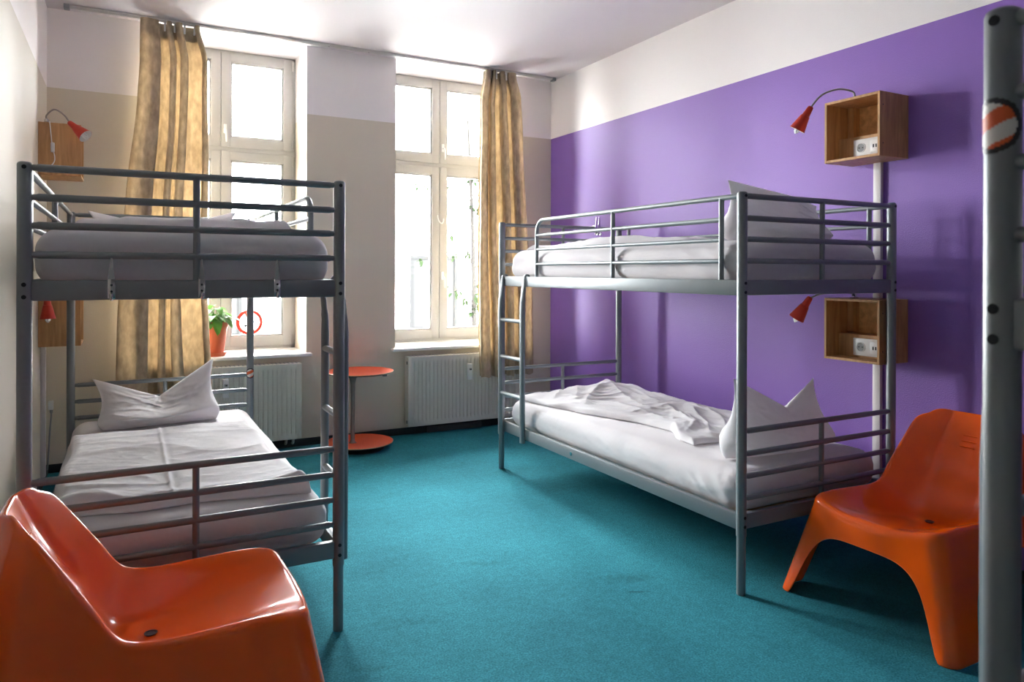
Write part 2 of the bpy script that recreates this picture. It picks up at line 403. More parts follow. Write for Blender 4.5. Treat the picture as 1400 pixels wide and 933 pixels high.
def curtain(name, left, right, zb, segs, seed, label):
    """segs: ('f', width) flat cloth near the window, ('b', width) loop of cloth bulging to the room through a narrow neck"""
    y0 = YB - .125; zt = ZC - .0225
    nz = 76
    tot = sum(w_ for _, w_ in segs)
    bulb = [(-.34, 0), (-.20, -.10), (-.24, -.34), (-.44, -.62), (-.46, -.86), (-.24, -1.02), (.0, -1.06), (.24, -1.02), (.46, -.86), (.44, -.62), (.24, -.34), (.20, -.10), (.34, 0)]
    path = []; c = 0
    for kind, w_ in segs:
        w_ /= tot
        if kind == 'f':
            path += [(c + w_ * q, .10 * math.sin(PI * q), 0) for q in (.15, .38, .62, .85)]
        else:
            path += [(c + w_ * (.5 + px), py, 1) for px, py in bulb]
        c += w_
    sm = catmull([Vector(p) for p in path], 5)
    ns = len(sm) - 1
    bm = B(); grid = []
    for j in range(nz + 1):
        t = j / nz; z = zt + (zb - zt) * t
        a = interp(left, z); b = interp(right, z)
        row = []
        amp = .075 + .020 * sstep(0, .3, t) - .022 * sstep(.6, 1, t)
        out = -.050 * sstep(.52, .78, t)                 # pushed out over sill and radiator
        for i, p in enumerate(sm):
            sx = p.x + .012 * math.sin(3.1 * t + p.x * 9 + seed) * sstep(0, .4, t)
            env = 1 - .3 * sstep(.6, 1, p.x) * t + .25 * noise.noise((p.x * 5, t * 1.5, seed))
            yy = y0 + .030 + out + amp * env * p.y + .009 * fbm((sx * 6, t * 2.4, seed), 3) * sstep(.05, .4, t)
            xx = a + sx * (b - a) + .006 * fbm((sx * 3 + 7, t * 3, seed), 2) * sstep(0, .2, t)
            zz = z + (.005 * math.sin(p.x * 40) if j == nz else 0)
            row.append(bm.verts.new((xx, yy, zz)))
        grid.append(row)
    for j in range(nz):
        for i in range(ns):
            bm.faces.new((grid[j][i], grid[j][i + 1], grid[j + 1][i + 1], grid[j + 1][i]))
    o = obj(name, bm, 'curtain')
    tag(o, label, 'curtain', 'gold curtains')
    bm = B()                                              # doubled heading at the top
    for j in range(3):
        for i in range(ns):
            vs = []
            for (jj, ii) in ((j, i), (j, i + 1), (j + 1, i + 1), (j + 1, i)):
                c = o.data.vertices[jj * (ns + 1) + ii].co
                vs.append(bm.verts.new((c.x, c.y + .004, c.z)))
            bm.faces.new(vs)
    bmesh.ops.remove_doubles(bm, verts=bm.verts, dist=1e-5)
    obj('heading', bm, 'heading', o)
    for i in range(6):
        x = left[0][1] + (right[0][1] - left[0][1]) * (i + .5) / 6
        bm = B(); box(bm, x - .006, x + .006, y0 + .006, y0 + .016, zt - .055, ZC - .0215, .002)
        obj('glider', bm, 'white_plastic', o)
    return o

curtain('curtain', [(2.93, .078), (2.66, .074), (2.44, .063), (1.63, -.007), (.92, -.047), (.44, -.060)],
        [(2.93, .440), (2.72, .492), (2.14, .495), (1.15, .480), (.95, .492), (.44, .522)], .44,
        [('b', .34), ('f', .12), ('b', .10), ('f', .06), ('b', .13), ('f', .22), ('b', .09)], 3,
        'gold brown damask curtain with deep folds at the left window behind the bunk bed')
curtain('curtain', [(2.93, 2.592), (2.67, 2.550), (1.72, 2.538), (1.13, 2.522), (.44, 2.540)],
        [(2.93, 2.872), (2.75, 2.920), (2.35, 2.941), (1.61, 2.993), (1.12, 3.012), (.44, 3.022)], .44,
        [('b', .17), ('f', .05), ('b', .11), ('f', .14), ('b', .15), ('f', .10), ('b', .28)], 8,
        'gold brown damask curtain hanging over the radiator at the right window')

# ------------------------------------------------------------------ radiators
def radiator(x0, x1, meter_x, label):
    r = empty('radiator', ((x0 + x1) / 2, YB - .055, .075)); tag(r, label, 'radiator', 'panel radiators')
    hw = (x1 - x0) / 2; H = .545; yf = -.042             # front face
    bm = B(); n = int(round((x1 - x0 - .05) / .0333)); nx = n * 8
    zs = [0, .012, .030, .040, .052, H - .052, H - .040, H - .030, H - .012, H]
    rows = []
    for z in zs:
        row = []
        for i in range(nx + 1):
            t = i / nx; x = -hw + .03 + t * (2 * hw - .06)
            ph = (t * n) % 1.0
            g = sstep(.30, .40, ph) - sstep(.60, .70, ph)
            gz = sstep(.028, .052, z) * (1 - sstep(H - .052, H - .028, z))
            row.append(bm.verts.new((x, yf + .009 * g * gz, z)))
        rows.append(row)
    for a, b in zip(rows, rows[1:]):
        for i in range(nx): bm.faces.new((a[i], a[i + 1], b[i + 1], b[i]))
    bx = lambda *a: box(bm, *a)
    bx(-hw, -hw + .030, yf, yf + .012, 0, H, .003); bx(hw - .030, hw, yf, yf + .012, 0, H, .003)
    bx(-hw, hw, yf + .010, yf + .016, .004, H - .004)
    obj('front_panel', bm, 'radiator', r)
    bm = B(); box(bm, -hw + .004, hw - .004, .038, .048, .01, H - .01, .003)
    obj('rear_panel', bm, 'radiator', r)
    for s in (-1, 1):
        bm = B(); x = s * hw
        box(bm, min(x, x - s * .010), max(x, x - s * .010), yf + .006, .045, .012, H - .004, .003)
        for z in (.035, H - .045): box(bm, min(x + s * .0015, x - s * .001), max(x + s * .0015, x - s * .001), yf + .022, yf + .040, z - .012, z + .012, 0, 1, 1)
        obj('side_cover', bm, ['radiator', 'bolt'], r)
    bm = B(); box(bm, -hw, hw, yf + .002, .045, H - .008, H + .004, .003)
    for i in range(34):
        x = -hw + .03 + (2 * hw - .06) * i / 33
        box(bm, x - .004, x + .004, yf + .016, .040, H + .0035, H + .0052, 0, 1, 1)
    obj('top_grille', bm, ['radiator', 'grey_plastic'], r)
    bm = B(); mx = meter_x - (x0 + x1) / 2
    box(bm, mx - .019, mx + .019, yf - .026, yf + .004, H - .205, H - .075, .006, 3)
    box(bm, mx - .012, mx + .012, yf - .0275, yf - .024, H - .128, H - .108, .001, 1, 1)
    box(bm, mx - .003, mx + .009, yf - .0282, yf - .027, H - .124, H - .116, 0, 1, 2)
    obj('heat_meter', bm, ['white_plastic', 'grey_plastic', 'black'], r)
    for x in (-hw + .12, hw - .12):
        bm = B(); box(bm, x - .015, x + .015, .040, .0545, .05, H - .05); obj('bracket', bm, 'radiator', r)
    bm = B(); tube(bm, bez((hw - .05, .01, .01), (hw - .05, .01, -.04), (hw - .05, .02, -.045), (hw - .05, .0545, -.045), 8), .010, 10)
    obj('supply_pipe', bm, 'radiator', r)
    bm = B(); tube(bm, bez((hw - .10, .01, .01), (hw - .10, .01, -.04), (hw - .10, .02, -.045), (hw - .10, .0545, -.045), 8), .010, 10)
    obj('supply_pipe', bm, 'radiator', r)
    return r
radiator(.135, 1.135, .615, 'ribbed cream panel radiator under the left window, behind the bunk bed with the pillow')
radiator(1.953, 2.955, 2.475, 'ribbed cream panel radiator under the right window, partly behind a curtain')

bm = B(); box(bm, 2.14, 2.62, YB - .036, YB - .0145, .001, .046, .004)
tag(obj('pipe_cover', bm, 'pipe'), 'low grey pipe cover running along the floor under the right radiator', 'pipe cover')

# ------------------------------------------------------------------ bunk beds
ZR_UP = (1.604, 1.515, 1.430, 1.342)
ZR_LO = (.655, .563, .472, .384)
def bunk(name, loc, rz, label, ladder_first=False, bare=False):
    W, L = BW, BL
    t = empty(name, loc, rz); tag(t, label, 'bunk bed', 'grey metal bunk beds')
    fy = (lambda y: L - y) if ladder_first else (lambda y: y)
    for (x, y, sy) in ((0, 0, -1), (W, 0, -1), (0, L, 1), (W, L, 1)):
        bm = B(); r = .0205
        prof = [(0, .235), (r, .235), (r, BH - .008), (r - .002, BH - .003), (r - .007, BH), (0, BH)]
        lathe(bm, prof, 24, Matrix.Translation((x, y, 0)))
        p = obj('post', bm, 'steel', t)
        bm = B(); lathe(bm, [(0, 0), (.0175, 0), (.018, .004), (.018, .24), (0, .24)], 24, Matrix.Translation((x, y, 0)))
        obj('foot', bm, 'steel', p)
        for z in (BH - .017, 1.252, 1.215, .312, .276):
            bm = B(); disc(bm, (x, y + sy * .0195, z), (0, sy, 0), .0065, 14, 0, .002)
            obj('bolt', bm, 'bolt', p)
    for y, s in ((0, -1), (L, 1)):
        for zz in (ZR_UP, ZR_LO):
            zb = 1.262 if zz is ZR_UP else .322
            bm = B(); tube(bm, [(W / 2, y, zb - .004), (W / 2, y, zz[0])], .011, 12)
            e = obj('end_guard', bm, 'steel', t)
            for z in zz:
                bm = B(); tube(bm, [(.014, y, z), (.030, y, z), (.034, y, z), (W - .034, y, z), (W - .030, y, z), (W - .014, y, z)], [.0098, .0098, .0118, .0118, .0098, .0098], 14)
                obj('rail', bm, 'steel', e)
        for z0, z1 in ((1.203, 1.265), (.263, .325)):
            bm = B(); box(bm, .017, W - .017, y - .013, y + .013, z0, z1, .005, 2)
            obj('end_beam', bm, 'steel', t)
    for x in (0, W):
        for z0, z1 in ((1.202, 1.265), (.257, .323)):
            bm = B(); box(bm, x - .013, x + .013, .017, L - .017, z0, z1, .005, 2)
            sgn = -1 if x == 0 else 1
            sb = obj('side_beam', bm, 'steel', t)
            bm = B(); disc(bm, (x + sgn * .012, L * .59, (z0 + z1) / 2), (sgn, 0, 0), .011, 16, 0, .003); obj('bolt', bm, 'chrome', sb)
    # slats on the side beams
    for z in (1.222, .278):
        bm = B()
        for k in range(15):
            y = .08 + k * (L - .16) / 14
            box(bm, .013, W - .013, y - .027, y + .027, z, z + .012, .003, 1)
        obj('slatted_base', bm, 'slat', t)
    # room-side guard with a rounded end; the gap beside it is for the ladder
    gy0, gy1, gm, ge = fy(.115), fy(.875), fy(1.0), fy(1.645)
    sg = -1 if ladder_first else 1
    bm = B(); za = 1.262; R_ = .075
    arc = [(0, ge - sg * R_ + sg * R_ * math.sin(a), ZR_UP[0] - R_ + R_ * math.cos(a)) for a in [i * PI / 2 / 8 for i in range(9)]]
    tube(bm, [(0, fy(.016), ZR_UP[0])] + arc + [(0, ge, za)], .0112, 12)
    g = obj('guard_frame', bm, 'steel', t)
    for y in (gy0, gy1):
        bm = B(); tube(bm, [(0, y, za), (0, y, ZR_UP[0])], .0112, 12); obj('upright', bm, 'steel', g)
    for z in ZR_UP[1:]:
        bm = B(); tube(bm, [(0, gy0, z), (0, ge, z)], .0095, 12); obj('rail', bm, 'steel', g)
    # wall-side guard
    bm = B(); tube(bm, [(W, .016, ZR_UP[0]), (W, L - .016, ZR_UP[0])], .0112, 12)
    g = obj('rear_guard_frame', bm, 'steel', t)
    for y in (.115, L / 2, L - .115):
        bm = B(); tube(bm, [(W, y, za), (W, y, ZR_UP[0])], .0112, 12); obj('upright', bm, 'steel', g)
    for z in ZR_UP[1:]:
        bm = B(); tube(bm, [(W, .016, z), (W, L - .016, z)], .0095, 12); obj('rail', bm, 'steel', g)
    # ladder: two oval rails hooked over the upper beam
    lad = None
    ly = (fy(L - .045), fy(L - .335))
    lad = empty('ladder'); lad.parent = t
    for z in (.985, .748, .512):
        bm = B(); tube(bm, [(-.030, ly[0], z), (-.030, ly[1], z)], .0125, 12); obj('rung', bm, 'steel', lad)
    for y in ly:
        bm = B()
        path = [(.014, y, 1.236), (.016, y, 1.262), (.008, y, 1.274), (-.006, y, 1.275), (-.017, y, 1.266), (-.021, y, 1.24), (-.024, y, 1.19), (-.030, y, 1.12), (-.032, y, 1.05), (-.031, y, .6), (-.030, y, .31), (-.030, y, .24)]
        rr = [.005, .005, .005, .005, .006, .008, .011, .014, .0155, .0155, .0155, .0155]
        rings = tube(bm, catmull(path, 3), [rr[min(11, int(i / 3))] for i in range(34)], 14)
        for R2 in rings:                                # oval section, broad along the bed
            for v in R2: v.co.y = y + (v.co.y - y) * (1.38 if v.co.z < 1.1 else 1.38 + (min(v.co.z, 1.2) - 1.1) * 9)
        obj('ladder_rail', bm, 'steel', lad)
    return t

bunk('bunk_bed', (RX, RY, 0), 0, 'silver grey metal bunk bed against the purple wall, ladder at its window end')
bunk('bunk_bed', (LX + BW, LY + BL, 0), PI, 'grey metal bunk bed along the left wall, three hooks on its upper end beam')
bunk('bunk_bed', (TX, TY, 0), -PI / 2, 'grey metal bunk bed cut off at the right edge, blurred post with round sticker', ladder_first=True)

# ------------------------------------------------------------------ bedding
def softbox(bm, x0, x1, y0, y1, z0, z1, r, nx, ny, nz, disp):
    hx, hy, hz = (x1 - x0) / 2, (y1 - y0) / 2, (z1 - z0) / 2
    c = Vector(((x0 + x1) / 2, (y0 + y1) / 2, (z0 + z1) / 2))
    cache = {}
    def warp(u, v, w):
        p = Vector((u * hx, v * hy, w * hz))
        q = Vector((max(-hx + r, min(hx - r, p.x)), max(-hy + r, min(hy - r, p.y)), max(-hz + r, min(hz - r, p.z))))
        d = p - q
        n_ = d.normalized() if d.length > 1e-9 else Vector((0, 0, 1))
        if d.length > 1e-9:
            # cube-to-sphere style rounding
            m = max(abs(d.x), abs(d.y), abs(d.z)); p = q + n_ * m
        p2 = p + n_ * disp(p + c, n_)
        return p2 + c
    def V(i, j, k):
        key = (i, j, k)
        if key not in cache:
            # denser rows near the edges
            def e(t, n): 
                s = t / n * 2 - 1
                return s
            cache[key] = bm.verts.new(warp(e(i, nx), e(j, ny), e(k, nz)))
        return cache[key]
    for i in range(nx):
        for j in range(ny):
            for k, fl in ((0, 1), (nz, 0)):
                bm.faces.new((V(i, j, k), V(i + 1, j, k), V(i + 1, j + 1, k), V(i, j + 1, k)))
    for i in range(nx):
        for k in range(nz):
            for j in (0, ny):
                bm.faces.new((V(i, j, k), V(i + 1, j, k), V(i + 1, j, k + 1), V(i, j, k + 1)))
    for j in range(ny):
        for k in range(nz):
            for i in (0, nx):
                bm.faces.new((V(i, j, k), V(i, j + 1, k), V(i, j + 1, k + 1), V(i, j, k + 1)))

def mattress(x0, x1, y0, y1, z0, z1, label, seed, gather=None):
    def disp(p, n):
        side = 1 - abs(n.z)
        w = noise.noise((p.x * 1.6 + seed, p.y * 1.6, p.z * 4)) * .8
        if abs(n.x) > abs(n.y): s = ridged((p.y * 1.3 + seed, p.z * 9 - p.y * 1.6 + w, seed), 2)     # long pulls along the side
        else: s = ridged((p.x * 2.2 + seed, p.z * 8 + p.x * 2.4 + w, seed), 2)
        d = .0055 * side * (s - .5) + .0022 * (1 - side) * fbm((p.x * 5, p.y * 5, seed), 3)
        if gather:
            g = math.exp(-((p.y - gather[0]) / gather[1]) ** 2) * max(0, -n.x) * side
            d += .011 * g * (ridged((p.y * 7 - p.z * 9 + w * .6, p.z * 1.2, seed), 1) - .4)
        d += .006 * fbm((p.x * 1.7 + seed, p.y * 1.7, 0), 2) * side
        return d if n.z > -.5 else 0
    bm = B(); softbox(bm, x0, x1, y0, y1, z0, z1, .080, 50, 150, 16, disp)
    o = obj('mattress', bm, 'sheet', sharp=False); tag(o, label, 'mattress', 'mattresses in white sheets'); return o

ZM0, ZM1 = .2915, .468                                 # lower mattress
ZU0, ZU1 = 1.2355, 1.432                               # upper mattress
mx0, mx1 = RX + .016, RX + BW - .016
mattress(mx0, mx1, RY + .035, RY + BL - .06, ZM0, ZM1, 'white sheeted mattress on the lower bunk against the purple wall', 1.0, (RY + .22, .16))
mattress(mx0, mx1, RY + .035, RY + BL - .06, ZU0, ZU1, 'white sheeted mattress on the upper bunk against the purple wall', 5.0, (RY + .36, .26))
lx0, lx1 = LX + .016, LX + BW - .016
mattress(lx0, lx1, LY + .030, LY + BL - .045, ZM0, ZM1, 'white sheeted mattress on the lower left bunk, under the spread duvet', 9.0)
mattress(lx0, lx1, LY + .030, LY + BL - .045, ZU0, ZU1, 'white sheeted mattress on the upper left bunk behind the hooks', 14.0)
mattress(TX + .03, TX + BL - .05, TY - BW + .016, TY - .016, ZU0, ZU1, 'white sheeted mattress, a sliver behind the blurred post at the right edge', 21.0)

def duvet(outline, z0, T, nx, ny, height, label, seed, cover='duvet'):
    """outline(u, v) -> x, y ; height(x, y, u, v) -> extra height of the upper side"""
    bm = B(); top = []; bot = []
    for j in range(ny + 1):
        rt, rb = [], []
        for i in range(nx + 1):
            u, v = i / nx, j / ny
            x, y = outline(u, v)
            e = min(u, 1 - u) * nx, min(v, 1 - v) * ny
            ed = min(min(u, 1 - u) / .05, min(v, 1 - v) / .035, 1)
            k = math.sqrt(max(0, 1 - (1 - ed) ** 2))
            h = T * k + height(x, y, u, v) * (.25 + .75 * k)
            rt.append(bm.verts.new((x, y, z0 + max(.006, .006 + h))))
            rb.append(bm.verts.new((x, y, z0)))
        top.append(rt); bot.append(rb)
    for j in range(ny):
        for i in range(nx):
            bm.faces.new((top[j][i], top[j][i + 1], top[j + 1][i + 1], top[j + 1][i]))
            bm.faces.new((bot[j][i], bot[j + 1][i], bot[j + 1][i + 1], bot[j][i + 1]))
    for i in range(nx):
        for j in (0, ny): bm.faces.new((top[j][i], top[j][i + 1], bot[j][i + 1], bot[j][i]))
    for j in range(ny):
        for i in (0, nx): bm.faces.new((top[j][i], top[j + 1][i], bot[j + 1][i], bot[j][i]))
    bmesh.ops.smooth_vert(bm, verts=[v_ for r_ in top[1:-1] for v_ in r_[1:-1]], factor=.5, use_axis_x=True, use_axis_y=True, use_axis_z=True)
    o = obj('duvet', bm, cover, sharp=False); tag(o, label, 'duvet', 'white duvets'); return o

# rumpled duvet on the lower bunk by the purple wall: v from the window end to the pillow end, u from room side to wall side
def out_rl(u, v):
    y = RY + BL - .11 - v * 1.52
    edge = .060 + .11 * sstep(0, .55, v) + .13 * sstep(.35, .75, v) - .10 * sstep(.80, .93, v) + .004 * math.sin(v * 23) + .003 * math.sin(v * 41 + 1)
    x = RX + edge + u * (BW - .055 - edge)
    y += .03 * math.sin(u * 7) * v + .02 * math.sin(u * 15 + 1) * v
    return x, y
FOLDS = (((.74, .08), (.12, .34), .020, .045), ((.74, .08), (.34, .56), .018, .045), ((.72, .10), (.62, .64), .018, .05), ((.30, .05), (.04, .22), .012, .03),
         ((.52, .04), (.18, .27), .012, .035), ((.56, .52), (.18, .86), .016, .030), ((.66, .58), (.24, .95), .014, .026), ((.82, .55), (.42, .95), .014, .03),
         ((.36, .40), (.10, .74), .012, .03), ((.92, .28), (.72, .92), .012, .04), ((.45, .70), (.12, .90), .010, .018), ((.95, .1), (.8, .45), .014, .04))
def seg_dist(px, py, a, b):
    ax, ay, bx, by = a[0] * .83, a[1] * 1.52, b[0] * .83, b[1] * 1.52
    dx, dy = bx - ax, by - ay; t = max(0, min(1, ((px - ax) * dx + (py - ay) * dy) / (dx * dx + dy * dy)))
    return math.hypot(px - ax - dx * t, py - ay - dy * t), t
def h_rl(x, y, u, v):
    w = noise.noise((x * 3, y * 3, 3.1)); w2 = noise.noise((x * 3 + 9, y * 3, 1.7))
    px, py = u * .83 + .035 * w, v * 1.52 + .035 * w2
    h = 0
    for a, b, amp, wd in FOLDS:
        d, t = seg_dist(px, py, a, b)
        h += amp * math.exp(-d / wd) * (.55 + .45 * math.sin(PI * min(1, t + .15)))
    p_, q_ = px * .55 + py * .83, px * .83 - py * .55
    soft = ridged((p_ * 2.0 + w * .5, q_ * 5.5 + w2, 2.2), 2) - .5
    big = .034 * math.exp(-((v - .10) / .14) ** 2 - ((u - .70) / .35) ** 2) + .014 * math.exp(-((v - .55) / .25) ** 2 - ((u - .5) / .3) ** 2)
    bunch = .020 * math.exp(-((v - .82) / .07) ** 2 - ((u - .10) / .16) ** 2)
    k = .30 + .70 * sstep(.02, .22, u)
    return big + bunch + k * (h * 1.15 + .011 * soft) + k * .0045 * (ridged((p_ * 5 + w, q_ * 13 + w2 * 1.5, 6.1), 2) - .5) + .005 * fbm((x * 5, y * 5, 8), 3) - .012
duvet(out_rl, ZM1 + .004, .034, 150, 240, h_rl, 'rumpled white duvet heaped on the lower bunk by the purple wall', 1)

def out_ru(u, v):
    y = RY + BL - .12 - v * 1.50
    return RX + .12 + .03 * math.sin(v * 9) + u * (BW - .20), y
def h_ru(x, y, u, v):
    return .022 * math.exp(-((v - .62) / .25) ** 2) + .012 * (ridged((x * 3, y * 2.4, 7), 3) - .6)
duvet(out_ru, ZU1 + .004, .018, 60, 100, h_ru, 'flat white duvet on the upper bunk against the purple wall', 2)

# smooth spread duvet on the lower left bunk
def out_ll(u, v):
    y = LY + .205 + v * 1.27
    tip = .045 * math.exp(-((u - 1) / .10) ** 2) * (1 - v)
    x = LX + .045 + u * (BW - .115) - .03 * sstep(.75, 1, u) * sstep(.2, .6, v) + .020 * math.sin(v * 11) * abs(u - .45)
    return x, y - .05 * u * (1 - v) + .012 * math.sin(u * 14) * (1 - v) - tip
def h_ll(x, y, u, v):
    w = noise.noise((x * 1.5, y * 1.5, 4.1))
    crease = .0055 * math.exp(-((u - .445) / .008) ** 2) - .002 * math.exp(-((u - .465) / .015) ** 2)
    r = ridged((x * 1.6 + w * .5, y * 5.5 + w, 3.3), 3) - .6
    lip = .014 * math.exp(-((v - .03) / .05) ** 2)
    corner = .020 * math.exp(-((u - .13) / .10) ** 2 - ((v - .05) / .06) ** 2) + .020 * math.exp(-((u - .97) / .06) ** 2 - ((v - .03) / .05) ** 2)
    return crease + .0065 * r + lip + corner + .006 * fbm((x * 3, y * 3, 2), 3)
duvet(out_ll, ZM1 + .004, .030, 190, 170, h_ll, 'smooth white duvet with a pressed crease spread on the lower left bunk', 3)

def out_lu(u, v):
    y = LY + .36 + v * 1.13
    return LX + .10 + u * (BW - .19) + .02 * math.sin(v * 8), y + .02 * math.sin(u * 9) * (1 - v)
def h_lu(x, y, u, v):
    lip = .016 * math.exp(-((v - .05) / .06) ** 2)
    return lip + .010 * (ridged((x * 2.4, y * 5, 9), 3) - .6) + .014 * math.exp(-((u - .95) / .1) ** 2 - ((v - .1) / .2) ** 2)
duvet(out_lu, ZU1 + .004, .030, 80, 110, h_lu, 'folded white duvet on the upper left bunk behind the rails', 4)

def pillow(BLp, BRp, TLp, TRp, DIP, T, face, label, seed, power=1.25):
    """standing pillow, two sharp raised corners and a dent between them"""
    BLp, BRp, TLp, TRp, DIP, face = map(Vector, (BLp, BRp, TLp, TRp, DIP, face)); face.normalize()
    nu, nv = 64, 48
    bm = B(); front = []; back = []
    def topc(u):
        a = abs(2 * u - 1)
        k = a ** power
        T_ = TLp if u < .5 else TRp
        return DIP.lerp(T_, k)
    for j in range(nv + 1):
        rf, rb = [], []
        for i in range(nu + 1):
            u, v = i / nu, j / nv
            b = BLp.lerp(BRp, u)
            tp = topc(u)
            c = b.lerp(tp, v)
            # waist: sides pull in between the bottom corner and the tip
            mid = (BLp + BRp) / 2
            side = (2 * u - 1)
            pull = .16 * math.sin(PI * v) ** 1.0 * abs(side) ** 3
            pull += .20 * max(0, 1 - v / .22) ** 2 * abs(side) ** 6
            c = c + (BLp - BRp).normalized() * side * pull * .28
            un = max(0, 1 - abs(side) ** 3.0) ** .62
            vn = (min(1, v / .22) ** .5) * (max(0, 1 - v) ** .75) * 1.25 * (1 + .25 * math.exp(-((v - .28) / .16) ** 2))
            h = T * un * vn
            wr = (ridged((u * 4 + seed, v * 5 + .8 * noise.noise((u * 3, v * 3, seed)), seed), 3) - .6) * .010 * un * min(1, v * 3) * min(1, (1 - v) * 5)
            # creases that fan out of the dent
            ang = math.atan2(1.0 - v, (u - .5) * 1.6 + 1e-6); rad = math.hypot(1 - v, (u - .5) * 1.6)
            fan = .009 * math.sin(ang * 13 + 3 * noise.noise((rad * 3, ang * 2, seed))) * math.exp(-rad * 2.6) * un
            edge = (i in (0, nu)) or (j in (0, nv))
            low = max(0, 1 - v * 2.2)
            pf = c + face * (0 if edge else h + wr + fan); pb = c - face * (0 if edge else h * .9 + wr * .5)
            rf.append(bm.verts.new(pf)); rb.append(rf[-1] if edge else bm.verts.new(pb))
        front.append(rf); back.append(rb)
    for j in range(nv):
        for i in range(nu):
            bm.faces.new((front[j][i], front[j][i + 1], front[j + 1][i + 1], front[j + 1][i]))
            q = (back[j][i], back[j + 1][i], back[j + 1][i + 1], back[j][i + 1])
            if len(set(q) & {front[j][i], front[j][i + 1], front[j + 1][i + 1], front[j + 1][i]}) < 4:
                try: bm.faces.new(q)
                except ValueError: pass
    zmin = min(BLp.z, BRp.z)
    for vtx in bm.verts:                                # weight settles it flat on the bed
        if vtx.co.z < zmin: vtx.co.z = zmin + (vtx.co.z - zmin) * .02
    o = obj('pillow', bm, 'pillow', sharp=False); tag(o, label, 'pillow', 'white pillows'); return o

zl = ZM1 + .004; zu = ZU1 + .006
pillow((-.150, 4.24, zl), (.500, 4.33, zl), (-.155, 4.47, .715), (.450, 4.48, .795), (.165, 4.42, .605), .150, (0, -1, .18), 'white pillow with two raised corners on the lower left bunk', 2.0)
pillow((-.190, 4.30, zu), (.560, 4.30, zu), (-.180, 4.46, 1.615), (.575, 4.46, 1.640), (.19, 4.42, 1.53), .11, (0, -1, .2), 'white pillow half hidden behind the duvet on the upper left bunk', 6.0)
pillow((3.075, 2.37, zl), (2.285, 2.37, zl), (2.800, 2.285, .810), (2.300, 2.285, .840), (2.640, 2.30, .685), .115, (0, 1, .12), 'white pillow with two pointed corners on the lower bunk by the purple wall', 11.0)
pillow((2.990, 2.34, zu), (2.260, 2.34, zu), (2.800, 2.27, 1.600), (2.270, 2.29, 1.690), (2.640, 2.275, 1.640), .12, (0, 1, .1), 'white pillow leaning at the end of the upper bunk by the purple wall', 15.0)

